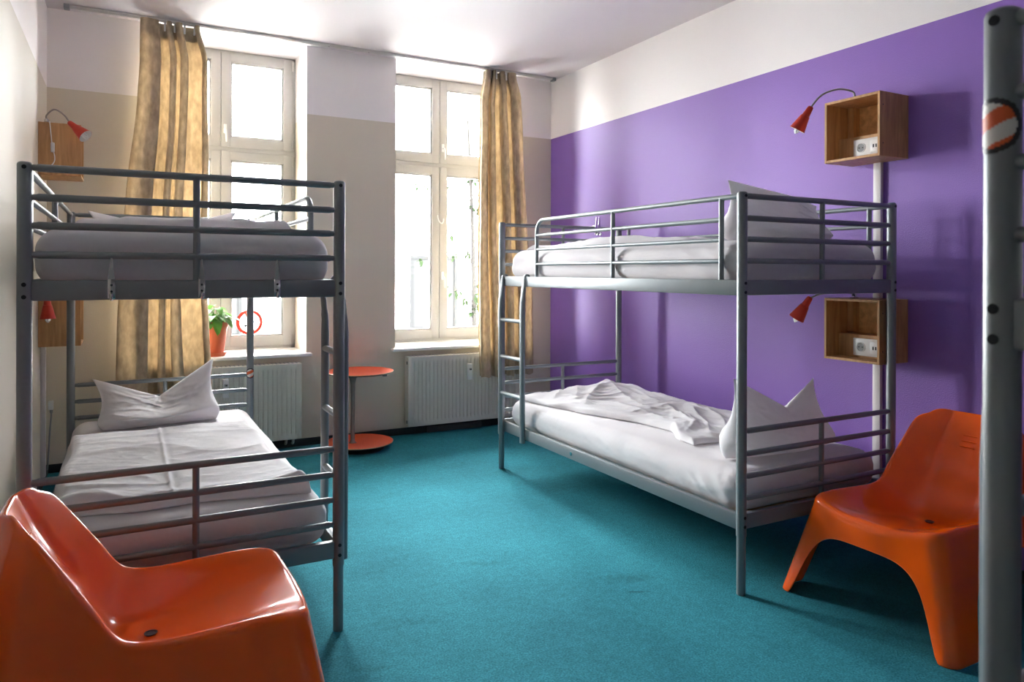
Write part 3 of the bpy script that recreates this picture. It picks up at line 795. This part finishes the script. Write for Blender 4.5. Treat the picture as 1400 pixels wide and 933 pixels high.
# ------------------------------------------------------------------ lounge chairs
def build_chair():
    nu, nv = 40, 72
    def lerp(tab, t):
        for (a, b) in zip(tab, tab[1:]):
            if t <= b[0]:
                k = (t - a[0]) / (b[0] - a[0]); return tuple(p + (q - p) * k for p, q in zip(a[1:], b[1:]))
        return tab[-1][1:]
    def spline(tab, n=200):
        pts = catmull([Vector((*a[1:], 0) if len(a) == 3 else a[1:]) for a in tab], 12)
        return pts
    # (x, z, half width) of the raised side edge, and (x, z) of the middle, front lip to top of the back
    ridge = catmull([(-.045, .398, .247), (-.15, .404, .249), (-.28, .400, .250), (-.40, .399, .246), (-.475, .420, .243), (-.530, .500, .236), (-.590, .590, .222), (-.645, .668, .206), (-.685, .712, .176)], 10)
    cent = catmull([(-.030, .372, 0), (-.14, .352, 0), (-.27, .328, 0), (-.40, .306, 0), (-.500, .318, 0), (-.570, .410, 0), (-.625, .520, 0), (-.680, .625, 0), (-.715, .712, 0)], 10)
    n = len(ridge)
    def at(P, t):
        f = t * (n - 1); i = min(int(f), n - 2); return P[i].lerp(P[i + 1], f - i)
    bm = B(); grid = []
    for j in range(nv + 1):
        t = j / nv; r = at(ridge, t); c = at(cent, t); row = []
        for i in range(nu + 1):
            s = i / nu * 2 - 1; a = abs(s)
            s2 = math.copysign(1 - (1 - a) ** 1.25, s) if a > 0 else 0
            k = .85 * sstep(.28, 1.0, a) + .15 * a * a
            x = c.x + (r.x - c.x) * k; z = c.y + (r.y - c.y) * k; y = r.z * s2
            if t > .60:                                     # shallow centre field of the back
                fld = (1 - sstep(.44, .54, a)) * sstep(.62, .70, t)
                x -= .008 * fld; z -= .004 * fld
            RC = .05
            ca = (x - (-.045 - RC)) / RC; cb = (abs(y) - (r.z - RC)) / RC
            if 0 < ca <= 1.3 and cb > 0 and t < .3:         # rounded front corners
                ca2 = min(ca, 1)
                x -= ca2 * RC * (1 - math.sqrt(1 - cb * cb * .5)); y = math.copysign((r.z - RC) + cb * RC * math.sqrt(1 - ca2 * ca2 * .5), s)
            if t > .86:                                     # rounded upper corners of the back
                cc = sstep(.84, 1.0, t); cb = max(0, (abs(y) - (r.z - .06)) / .06)
                z -= cc * .05 * (1 - math.sqrt(1 - cb * cb * .5)); y = math.copysign(abs(y) - cb * .05 * (1 - math.sqrt(1 - cc * cc * .5)), s)
            row.append(bm.verts.new((x, y, z)))
        grid.append(row)
    for j in range(nv):
        for i in range(nu):
            bm.faces.new((grid[j][i], grid[j][i + 1], grid[j + 1][i + 1], grid[j + 1][i]))
    # border loop with a floor target for each vertex
    XF, XBK, HW = 0.042, -.86, .362
    loop = []
    for i in range(nu + 1):
        s = i / nu * 2 - 1; loop.append((grid[0][i], ('f', s)))
    for j in range(1, nv + 1): loop.append((grid[j][nu], ('s', j / nv, 1)))
    for i in range(nu - 1, -1, -1): loop.append((grid[nv][i], ('b', i / nu * 2 - 1)))
    for j in range(nv - 1, 0, -1): loop.append((grid[j][0], ('s', j / nv, -1)))
    def arch(w, A, pw, q):
        w = abs(w); return A * (1 - w ** pw) ** q if w < 1 else 0
    RF = .05
    def target(kind):
        if kind[0] in 'fb':
            s = kind[1]; s2 = math.copysign(1 - (1 - abs(s)) ** 1.25, s) if s else 0
            x, y = (XF, s2 * HW) if kind[0] == 'f' else (XBK, s2 * HW)
            zb = arch(s2 / .80, .262 + .012 * (1 - s2 * s2), 5, .4) if kind[0] == 'f' else arch(s2 / .76, .25, 5, .4)
            sgx = 1 if kind[0] == 'f' else -1
            if abs(y) > HW - RF:
                an = (abs(y) - HW + RF) / RF * PI / 4
                x = x - sgx * RF * (1 - math.cos(an)); y = math.copysign(HW - RF + RF * math.sin(an), s)
            return Vector((x, y, 0)), zb
        tt, sg = kind[1], kind[2]
        x = XF + (XBK - XF) * (tt ** .86); y = HW
        zb = arch((x + .400) / .285, .292, 3.4, .5)
        for xe, sgx in ((XF, 1), (XBK, -1)):
            d = abs(x - xe)
            if d < RF:
                an = PI / 4 + d / RF * PI / 4
                x = xe - sgx * RF * (1 - math.cos(an)); y = HW - RF + RF * math.sin(an); break
        return Vector((x, sg * y, 0)), zb
    tg = [target(k) for _, k in loop]
    base = [v.co.copy() for v, _ in loop]
    dirs = [(T_.xy - p.xy).normalized() for p, (T_, _) in zip(base, tg)]
    N = len(loop)
    for _ in range(6): dirs = [((dirs[i - 1] + dirs[i] * 2 + dirs[(i + 1) % N]) / 4).normalized() for i in range(N)]
    rings = [[v for v, _ in loop]]
    lip = ((.009, .002), (.017, .008), (.0215, .018), (.0245, .034))   # the rounded rim: outward, down
    for o_, dn in lip:
        rings.append([bm.verts.new((p.x + d.x * o_, p.y + d.y * o_, p.z - dn)) for p, d in zip(base, dirs)])
    o_, dn = lip[-1]
    st = [Vector((p.x + d.x * o_, p.y + d.y * o_, p.z - dn)) for p, d in zip(base, dirs)]
    for q in (.08, .18, .30, .44, .58, .72, .84, .93, 1.0):
        R_ = []
        for p, (T_, zb) in zip(st, tg):
            zz = p.z + (zb - p.z) * q
            h = (p.z - zz) / p.z
            xy = p.xy.lerp(T_.xy, h)
            R_.append(bm.verts.new((xy.x, xy.y, zz)))
        rings.append(R_)
    for a, b in zip(rings, rings[1:]):
        for i in range(N):
            bm.faces.new((a[i], a[(i + 1) % N], b[(i + 1) % N], b[i]))
    return bm

def lounge_chair(loc, rz, label):
    t = empty('lounge_chair', loc, rz); tag(t, label, 'chair', 'orange plastic lounge chairs')
    o = obj('shell', build_chair(), 'orange', t, sharp=False)
    so = o.modifiers.new('thick', 'SOLIDIFY'); so.thickness = .006; so.offset = -1
    sb = o.modifiers.new('sub', 'SUBSURF'); sb.levels = 1; sb.render_levels = 1
    bm = B(); lathe(bm, [(0, -.006), (.0125, -.006), (.014, 0), (.017, .0012), (.017, .0022), (.0130, .0022), (.0118, .0006), (0, .0006)], 24, Matrix.Translation((-.405, 0, .3085)))
    obj('drain_hole', bm, 'hole', t)
    for k in range(3):                                    # raised bars of the moulded mark on the back
        z = .575 + k * .022; x = -.658 - k * .0115
        bm = B(); tube(bm, [(x, -.028, z), (x, .028, z)], .0022, 8); obj('moulded_bar', bm, 'orange', t)
    return t
lounge_chair((.468, 2.195, 0), 0, 'glossy orange plastic lounge chair at lower left, in front of the left bunk bed')
lounge_chair((2.408, 1.745, 0), PI, 'orange plastic lounge chair beside the purple wall, behind the blurred grey post')

# ------------------------------------------------------------------ round table with two discs
def table():
    cx, cy = 1.505, 5.165; R_ = .245
    t = empty('side_table', (cx, cy, 0)); tag(t, 'low round table of two orange red discs on one stem, between the windows', 'table')
    for nm, z in (('table_top', .560), ('base_disc', .048)):
        bm = B(); lathe(bm, [(0, z - .004), (R_ - .012, z - .004), (R_ - .002, z + .003), (R_, z + .008), (R_ - .002, z + .0095), (R_ - .010, z + .0075), (0, z + .0065)], 72)
        for f in bm.faces:
            c = f.calc_center_median(); r = math.hypot(c.x, c.y)
            f.material_index = 1 if R_ - .004 < r and c.z < z + .0093 else (2 if c.z < z + .002 else 0)
        obj(nm, bm, ['table', 'ply', 'tablebase'], t)
    px, py = -.055, -.02
    bm = B(); lathe(bm, [(.012, .054), (.030, .056), (.020, .062), (.0155, .075), (.0145, .20), (.0145, .40), (.017, .48), (.024, .52), (.045, .545), (.075, .5555), (.075, .557)], 28, Matrix.Translation((px, py, 0)))
    obj('stem', bm, 'stem', t)
    bm = B(); lathe(bm, [(0, 0), (.17, 0), (.18, .006), (.15, .030), (.10, .044), (0, .044)], 48)
    obj('foot_ring', bm, 'tablebase', t)
    bm = B(); box(bm, .125, .155, -.165, -.140, .540, .5565, .004); obj('latch', bm, 'black', t)
table()

# ------------------------------------------------------------------ pine shelf boxes with sockets, and reading lamps
def shelf_box(loc, rz, label):
    """open front faces local -x; origin at the wall, lower near corner"""
    D, Wd, H, T = .213, .303, .303, .013
    t = empty('shelf_box', loc, rz); tag(t, label, 'shelf', 'pine shelf boxes')
    def part(nm, *a, m='pine'):
        bm = B(); box(bm, *a, .0015, 1); return obj(nm, bm, m, t)
    for y in (0, Wd - T): part('side_panel', -D, 0, y, y + T, 0, H)
    part('top_panel', -D, 0, T, Wd - T, H - T, H); part('bottom_panel', -D, 0, T, Wd - T, 0, T)
    part('back_panel', -.010, -.001, T, Wd - T, T, H - T, m='pine_back_lit')
    part('inner_post', -.055, -.010, Wd - T - .035, Wd - T, T + .12, H - T)
    part('socket_board', -.120, -.108, T, Wd - T, T, T + .112)
    part('inner_shelf', -.108, -.010, T, Wd - T, T + .100, T + .112)
    bm = B(); y0, y1, z0, z1 = .042, .201, T + .010, T + .095; x = -.120
    box(bm, x - .010, x + .0005, y0, y1, z0, z1, .003)
    p = obj('socket_plate', bm, 'white_plastic', t)
    yc = .158; zc = (z0 + z1) / 2
    bm = B(); q = Matrix.Translation((x - .0105, yc, zc)) @ Matrix.Rotation(-PI / 2, 4, 'Y')
    lathe(bm, [(.0245, -.001), (.0245, .002), (.021, .0025), (.0195, -.0002), (0, -.0002)], 28, q, 0)
    obj('power_socket', bm, 'white_plastic', p)
    bm = B(); lathe(bm, [(.0193, .0004), (0, .0004)], 28, q, 0); obj('socket_well', bm, 'grey_plastic', p)
    for dz in (-.0095, .0095):
        bm = B(); disc(bm, (x - .0110, yc + dz, zc), (-1, 0, 0), .0028, 10); obj('socket_pin_hole', bm, 'black', p)
    yc2 = .083
    bm = B(); box(bm, x - .0125, x - .009, yc2 - .026, yc2 + .026, zc - .030, zc + .030, .002); obj('usb_insert', bm, 'white_plastic', p)
    for dy in (-.007, .007):
        bm = B(); box(bm, x - .0132, x - .012, yc2 + dy - .0035, yc2 + dy + .0035, zc - .008, zc + .008); obj('usb_port', bm, 'black', p)
    for (y, z) in ((T * .5, .06), (T * .5, .24)):
        bm = B(); disc(bm, (-D * .9, -.0005, z), (0, -1, 0), .003, 8, 0, .001); obj('screw', bm, 'bolt', t)
    return t
shelf_box((XR, 2.160, 1.842), 0, 'pine shelf box with sockets high on the purple wall, above the upper bunk')
shelf_box((XR, 2.158, .866), 0, 'pine shelf box with sockets low on the purple wall, behind the bed post')
shelf_box((XL, 4.948 + .303, 1.848), PI, 'pine shelf box high in the left corner, above the upper left bunk')
shelf_box((XL, 4.968 + .303, .850), PI, 'pine shelf box low in the left corner, below the upper bunk')

def lamp(base, neck, tip, aim, label, cord=None, length=.125):
    """gooseneck from base through neck points to tip, cone shade along aim"""
    t = empty('reading_lamp', base); tag(t, label, 'lamp', 'red reading lamps')
    b = Vector(base); L_ = lambda p: Vector(p) - b
    bm = B(); lathe(bm, [(0, 0), (.020, 0), (.021, .004), (.014, .008), (.012, .022), (.008, .026), (0, .026)], 20)
    obj('lamp_base', bm, 'chrome', t)
    pts = catmull([Vector((0, 0, .02))] + [L_(p) for p in neck] + [L_(tip)], 8)
    bm = B(); tube(bm, pts, .0048, 10)
    obj('gooseneck', bm, 'goose', t)
    a = Vector(aim).normalized(); q = Vector((0, 0, 1)).rotation_difference(a).to_matrix().to_4x4()
    mt = Matrix.Translation(L_(tip)) @ q
    k = length / .125
    bm = B(); lathe(bm, [(0, -.006), (.011, -.006), (.0145, 0), (.0195, .045 * k), (.0225, .047 * k), (.040, .125 * k)], 32, mt)
    sh = obj('lamp_shade', bm, 'red', t)
    bm = B(); lathe(bm, [(.0392, .1248 * k), (.0215, .05 * k), (.012, .046 * k), (0, .046 * k)], 32, mt); obj('shade_lining', bm, 'lampwhite', sh)
    bm = B(); side = mt @ Vector((.019, 0, .030 * k))
    disc(bm, side, (mt.to_3x3() @ Vector((1, 0, 0))), .005, 12, 0, .006); obj('lamp_switch', bm, 'red', sh)
    bm = B()                                              # compact bulb of two bent tubes
    lathe(bm, [(0, .05 * k), (.014, .05 * k), (.014, .085 * k), (0, .085 * k)], 16, mt)
    for s in (-1, 1):
        tube(bm, [mt @ Vector((s * .008, .006, .085 * k)), mt @ Vector((s * .008, .006, .134 * k)), mt @ Vector((s * .008, 0, .142 * k)), mt @ Vector((s * .008, -.006, .134 * k)), mt @ Vector((s * .008, -.006, .085 * k))], .0055, 10)
    obj('light_bulb', bm, 'bulb', t)
    if cord:
        bm = B(); cp = catmull([L_(p) for p in cord[0]], 8); tube(bm, cp, .0028, 8)
        c = obj('cord', bm, 'white_plastic', t)
        if cord[1]:
            bm = B(); m_ = L_(cord[1]); box(bm, m_.x - .010, m_.x + .010, m_.y - .009, m_.y + .009, m_.z - .028, m_.z + .028, .005, 3)
            obj('cord_switch', bm, 'white_plastic', c)
    return t

ztR = 1.842 + .303
lamp((3.205, 2.375, ztR), [(3.200, 2.385, ztR + .055), (3.165, 2.44, ztR + .075), (3.125, 2.505, ztR + .055)], (3.090, 2.545, ztR - .005), (-.22, .42, -.78),
     'red gooseneck lamp on the high shelf box of the purple wall')
ztR2 = .866 + .303
lamp((3.205, 2.375, ztR2), [(3.200, 2.400, ztR2 + .026), (3.165, 2.45, ztR2 + .024), (3.125, 2.505, ztR2 + .018)], (3.090, 2.545, ztR2 - .004), (-.22, .42, -.78),
     'red gooseneck lamp on the low shelf box of the purple wall')
ztL = 1.848 + .303
lamp((-.405, 4.985, ztL), [(-.405, 4.98, ztL + .045), (-.365, 4.955, ztL + .078), (-.315, 4.925, ztL + .045)], (-.285, 4.90, ztL - .002), (.62, -.40, -.60),
     'red gooseneck lamp on the high shelf box in the left corner, white cord hanging',
     ([(-.392, 4.985, ztL + .004), (-.386, 4.938, ztL - .006), (-.378, 4.938, ztL - .10), (-.372, 4.938, ztL - .15), (-.362, 4.938, ztL - .20), (-.368, 4.938, ztL - .235), (-.402, 4.938, ztL - .275)], (-.372, 4.938, ztL - .145)))
ztL2 = .850 + .303
lamp((-.405, 4.985, ztL2), [(-.405, 4.98, ztL2 + .045), (-.395, 4.93, ztL2 + .070), (-.392, 4.885, ztL2 + .045)], (-.392, 4.875, ztL2 - .010), (.03, -.04, -1),
     'dark red lamp pointing straight down beside the low shelf box in the left corner', None)

# cable ducts and the plug in the corner
bm = B(); box(bm, XR - .022, XR - .0005, 2.288, 2.330, .060, .8655, .003)
tag(obj('cable_duct', bm, 'duct'), 'pale vertical cable duct under the low shelf box on the purple wall', 'cable duct')
bm = B(); box(bm, XR - .022, XR - .0005, 2.288, 2.330, .866 + .3035, 1.8415, .003)
tag(obj('cable_duct', bm, 'duct'), 'pale vertical cable duct between the two shelf boxes on the purple wall', 'cable duct')
bm = B(); box(bm, XL + .0005, XL + .026, 5.105, 5.147, .060, .850, .003)
tag(obj('cable_duct', bm, 'duct'), 'pale vertical cable duct in the left corner under the low shelf box', 'cable duct')
t = empty('cord_plug', (XL + .04, 5.30, .45)); tag(t, 'small white plug with grey cable end in the left corner behind the bed', 'plug')
bm = B(); box(bm, -.016, .012, -.018, .018, -.02, .035, .006, 3); obj('plug_body', bm, 'white_plastic', t)
bm = B(); tube(bm, catmull([(0, 0, -.018), (0, 0, -.06), (-.006, .004, -.14), (-.012, .006, -.26), (-.02, .01, -.394)], 6), [.009] * 4 + [.005] * 21, 10); obj('cable', bm, 'grey_plastic', t)

# ------------------------------------------------------------------ hooks on the bunk beds
def hook(loc, rz, label, group):
    t = empty('coat_hook', loc, rz); tag(t, label, 'hook', group)       # local -y is the visible side
    bm = B()
    box(bm, -.0105, .0105, -.0165, -.0135, -.058, .006, .001)
    box(bm, -.0105, .0105, -.0165, .016, .0025, .0055, .001)
    tube(bm, bez((0, -.016, -.052), (0, -.030, -.066), (0, -.040, -.058), (0, -.036, -.044), 8), .0055, 10)
    obj('hook_plate', bm, 'chrome', t)
    bm = B()
    v = [bm.verts.new(p) for p in ((-.0095, -.0165, .003), (.0095, -.0165, .003), (.0025, -.0175, .068), (-.0025, -.0175, .068), (-.0095, -.0125, .003), (.0095, -.0125, .003), (.0025, -.0150, .068), (-.0025, -.0150, .068))]
    for f in ((0, 1, 2, 3), (4, 7, 6, 5), (0, 4, 5, 1), (1, 5, 6, 2), (2, 6, 7, 3), (3, 7, 4, 0)): bm.faces.new([v[i] for i in f])
    obj('spike', bm, 'chrome', t, smooth=False)
    for z in (-.016, -.036):
        bm = B(); disc(bm, (0, -.0165, z), (0, -1, 0), .0038, 12, 0, .0012); obj('screw', bm, 'bolt', t)
    return t
for x, lb in ((-.038, 'leftmost of the three metal coat hooks on the upper left bunk end beam'), (.222, 'middle metal coat hook on the upper left bunk end beam, below the upright'), (.462, 'rightmost of the three metal coat hooks on the upper left bunk end beam')):
    hook((x, LY, 1.2655), 0, lb, 'coat hooks on the left bunk bed')
for x, lb in ((2.925, 'left of two small hooks on the far end rail of the purple wall bunk'), (2.950, 'right of two small hooks on the far end rail of the purple wall bunk')):
    hook((x, RY + BL, ZR_UP[0] + .0125), 0, lb, 'hooks on the far end of the purple wall bunk')

# ------------------------------------------------------------------ stickers
def sticker(cx, cy, r0, zc, rad, face_deg, label, stripes=True):
    """round sticker wrapped on a post of radius r0"""
    bm = B(); n = 34
    def P(a, b, off):
        th = math.radians(face_deg) + a / r0
        return (cx + (r0 + off) * math.cos(th), cy + (r0 + off) * math.sin(th), zc + b)
    vs = {}
    def V(i, j):
        if (i, j) not in vs:
            a = -rad + 2 * rad * i / n; b = -rad + 2 * rad * j / n
            vs[(i, j)] = bm.verts.new(P(a, b, .0009))
        return vs[(i, j)]
    for i in range(n):
        for j in range(n):
            a = -rad + 2 * rad * (i + .5) / n; b = -rad + 2 * rad * (j + .5) / n; d = math.hypot(a, b)
            if d > rad: continue
            f = bm.faces.new((V(i, j), V(i + 1, j), V(i + 1, j + 1), V(i, j + 1)))
            if d > rad * .80: f.material_index = 0
            else: f.material_index = 1 if math.sin((b - a * .45) / rad * 5.2 + .4) > 0 else 2
    bmesh.ops.smooth_vert(bm, verts=[v for v in bm.verts if v.is_boundary], factor=.5, use_axis_x=False, use_axis_y=False, use_axis_z=True)
    o = obj('round_sticker', bm, ['black', 'stickerorange', 'stickerwhite'])
    tag(o, label, 'sticker', 'round stickers on bed posts'); return o
sticker(TX, TY, .0205, 1.475, .034, 172, 'round black edged sticker with orange and white stripes on the blurred near post')
sticker(LX + BW, LY + BL, .0205, .665, .031, -95, 'small round black and orange sticker on the far post of the left bunk')

# no smoking sign stuck on the left window
def no_smoking():
    x, z, y = .847, .898, YB + REC + .0265
    t = empty('no_smoking_sign', (x, y, z)); tag(t, 'round red no smoking sign stuck on the left window pane', 'sign')
    R_ = .096; q = Matrix.Rotation(PI / 2, 4, 'X')
    bm = B(); lathe(bm, [(0, 0), (R_ - .002, 0), (R_ - .002, .0006), (0, .0006)], 48, q); obj('sign_backing', bm, 'stickerclear', t)
    bm = B(); lathe(bm, [(R_ - .022, .0007), (R_ + .002, .0007), (R_ + .002, .0014), (R_ - .022, .0014), (R_ - .022, .0007)], 48, q); obj('sign_ring', bm, 'signred', t)
    def bar(nm, l, h, ang, off, m, cx=0, cz=0):
        bm = B(); box(bm, -l / 2, l / 2, -.0014 - off, -.0008 - off, -h / 2, h / 2)
        bmesh.ops.transform(bm, matrix=Matrix.Translation((cx, 0, cz)) @ Matrix.Rotation(ang, 4, 'Y'), verts=bm.verts)
        return obj(nm, bm, m, t, smooth=False)
    bar('cigarette', .060, .016, math.radians(-22), 0, 'white_plastic', .014, -.004)
    bar('ember', .018, .018, math.radians(-22), .0001, 'black', -.030, -.026)
    bar('outline', .058, .005, math.radians(-22), .0002, 'grey_plastic', .012, -.014)
    bar('sign_bar', .168, .014, math.radians(66), .0004, 'stickerred')
no_smoking()

# ------------------------------------------------------------------ plant on the sill
def leaf_shape(bm, base, direction, up, L, Wd, curl, mi=0):
    d = Vector(direction).normalized(); u = Vector(up); u = (u - d * u.dot(d)).normalized(); s = d.cross(u)
    n = 7; left, mid, right = [], [], []
    for i in range(n + 1):
        t = i / n; w = Wd * (math.sin(PI * min(1, t ** .72)) ** .8 if 0 < t < 1 else 0)
        c = Vector(base) + d * (L * t) - u * (curl * L * t * t)
        mid.append(bm.verts.new(c)); 
        left.append(bm.verts.new(c + s * w * .5 + u * w * .12) if 0 < i < n else mid[-1])
        right.append(bm.verts.new(c - s * w * .5 + u * w * .12) if 0 < i < n else mid[-1])
    for i in range(n):
        for A in (left, right):
            q = [mid[i], mid[i + 1], A[i + 1], A[i]]; q2 = []
            for v in q:
                if v not in q2: q2.append(v)
            if len(q2) > 2:
                f = bm.faces.new(q2); f.material_index = mi

def plant():
    x, y, z = .560, YB + .060, ZS + .0255
    t = empty('potted_plant', (x, y, z)); tag(t, 'small leafy green plant in an orange pot on the left window sill', 'plant'); t.scale = (1.10, 1.10, 1.28)
    bm = B(); lathe(bm, [(0, 0), (.062, 0), (.076, .022), (.079, .022), (.080, .018), (.066, .003)][:4] + [(.074, .020), (.060, .004), (0, .004)], 36); obj('saucer', bm, 'pot', t)
    bm = B(); lathe(bm, [(0, .0045), (.054, .0045), (.078, .160), (.082, .160), (.084, .188), (.081, .190), (.075, .165), (.073, .155), (0, .150)], 40); obj('pot', bm, 'pot', t)
    bm = B(); lathe(bm, [(0, .165), (.0745, .163)], 24); obj('soil', bm, 'soil', t)
    rnd = random.Random(12)
    bm = B(); bs = B()
    for k in range(64):
        a = rnd.uniform(0, 2 * PI); r = rnd.uniform(.01, .080); h = .165 + rnd.uniform(.035, .115) * (1.15 - r / .12)
        p = (r * math.cos(a), r * math.sin(a), h)
        tube(bs, bez((r * .2 * math.cos(a), r * .2 * math.sin(a), .16), (r * .3 * math.cos(a), r * .3 * math.sin(a), h * .8), p, p, 5), .0014, 6)
        el = rnd.uniform(-.5, .6)
        leaf_shape(bm, p, (math.cos(a), math.sin(a), el), (0, 0, 1), rnd.uniform(.045, .085), rnd.uniform(.032, .055), rnd.uniform(.3, .9))
    for (a, el, L_) in ((-1.5, -.9, .085), (-.35, .25, .10), (-.8, -.2, .075), (-2.2, -.3, .075), (.2, .3, .08)):
        p = (.07 * math.cos(a), .07 * math.sin(a), .205)
        leaf_shape(bm, p, (math.cos(a), math.sin(a), el), (0, 0, 1), L_, .06, .5)
    obj('foliage', bm, 'leaf', t); obj('stem', bs, 'leaf', t)
plant()

# ------------------------------------------------------------------ outside
def outside():
    bm = B(); box(bm, -30, 40, YB + REC + .6, 60, -4.1, -4.0); struct(obj('ground', bm, 'ground', smooth=False))
    t = empty('building', (4.5, 17.0, -4)); tag(t, 'pale apartment building across the courtyard, washed out behind the window', 'building')
    bm = B(); box(bm, -7, 9, 0, 6, 0, 6.3); obj('facade', bm, 'facade', t, smooth=False)
    bm = B(); box(bm, -7.3, 9.3, -.3, 6.2, 6.3, 6.5, .05); obj('cornice', bm, 'facade', t)
    for ix in range(6):
        for iz in range(2):
            x = -6 + ix * 2.6; z = 1.0 + iz * 2.9
            bm = B()
            for a, b, c, d in ((x - .08, x, z, z + 1.70), (x + 1.1, x + 1.18, z, z + 1.70), (x - .08, x + 1.18, z + 1.7, z + 1.78), (x - .12, x + 1.22, z - .14, z)): box(bm, a, b, -.06, -.002, c, d)
            box(bm, x + .52, x + .58, -.03, -.013, z + .002, z + 1.698)
            f = obj('window', bm, 'farframe', t, smooth=False)
            bm = B(); box(bm, x, x + 1.1, -.012, -.002, z, z + 1.7); obj('pane', bm, 'facadewin', f, smooth=False)
    # tree whose leafy twigs reach the right window
    tr = empty('tree', (3.60, 8.3, -4)); tag(tr, 'slender green tree seen faintly through the right window', 'tree')
    rnd = random.Random(77)
    bm = B(); tube(bm, catmull([(.55, .3, 0), (.5, .25, 2.2), (.35, .1, 4.2), (.28, 0, 5.6), (.2, 0, 7.2)], 6), [.06 - .045 * i / 24 for i in range(25)], 10)
    tips = []
    for k in range(26):
        z = 3.9 + k * .115 + rnd.uniform(-.05, .05); a = rnd.uniform(0, 2 * PI); L_ = rnd.uniform(.25, .75)
        p0 = Vector((.36 - (z - 4.2) * .05, .1, z)); p1 = p0 + Vector((math.cos(a) * L_, math.sin(a) * L_ * .6, rnd.uniform(-.1, .25)))
        tube(bm, bez(p0, p0.lerp(p1, .4) + Vector((0, 0, .06)), p0.lerp(p1, .7) + Vector((0, 0, .05)), p1, 6), [.010 - .0012 * i for i in range(7)], 6)
        tips += [p0.lerp(p1, q) for q in (.4, .6, .8, 1.0)]
    obj('trunk', bm, 'bark', tr)
    bm = B()
    for p in tips:
        if rnd.random() < .35: continue
        for _ in range(5):
            a = rnd.uniform(0, 2 * PI)
            leaf_shape(bm, p + Vector((rnd.uniform(-.05, .05), rnd.uniform(-.05, .05), rnd.uniform(-.06, .04))), (math.cos(a), math.sin(a), rnd.uniform(-1, .1)), (0, 0, 1), rnd.uniform(.07, .12), rnd.uniform(.035, .055), .4)
    obj('foliage', bm, 'treeleaf', tr)
outside()

# ------------------------------------------------------------------ light: bright overcast sky through the two windows
w = bpy.data.worlds.new('overcast_sky'); S.world = w; w.use_nodes = True
bg = w.node_tree.nodes['Background']; bg.inputs[0].default_value = (0.96, 0.985, 1.0, 1); bg.inputs[1].default_value = 15.0
for i, (x0, x1) in enumerate((W1, W2)):
    l = bpy.data.lights.new('window_portal', 'AREA'); l.shape = 'RECTANGLE'; l.size = x1 - x0; l.size_y = ZC - ZS
    l.cycles.is_portal = True
    o = bpy.data.objects.new('window_portal', l); COL.objects.link(o)
    o.location = ((x0 + x1) / 2, YB + REC + .10, (ZC + ZS) / 2); o.rotation_euler = (-PI / 2, 0, 0)

# ------------------------------------------------------------------ camera
cd = bpy.data.cameras.new('camera'); cam = bpy.data.objects.new('camera', cd); COL.objects.link(cam)
cd.sensor_fit = 'HORIZONTAL'; cd.sensor_width = 36; cd.lens = 988.566 / 1400 * 36
cd.shift_y = -93.60 / 1400; cd.clip_start = .05
R_ = Matrix.Rotation(-math.radians(28.133), 4, 'Z') @ Matrix.Rotation(PI / 2 + math.radians(-.076), 4, 'X') @ Matrix.Rotation(math.radians(.176), 4, 'Z')
cam.matrix_world = Matrix.Translation((0, 0, 1.2956)) @ R_
cd.dof.use_dof = True; cd.dof.focus_distance = 3.6; cd.dof.aperture_fstop = 6.3
S.camera = cam

S.view_settings.view_transform = 'Standard'; S.view_settings.look = 'None'
S.view_settings.gamma = 1; S.view_settings.use_curve_mapping = False
S.view_settings.exposure = 2.55
S.cycles.max_bounces = 12; S.cycles.diffuse_bounces = 8; S.cycles.transparent_max_bounces = 16
S.cycles.sample_clamp_indirect = 10; S.cycles.use_denoising = True
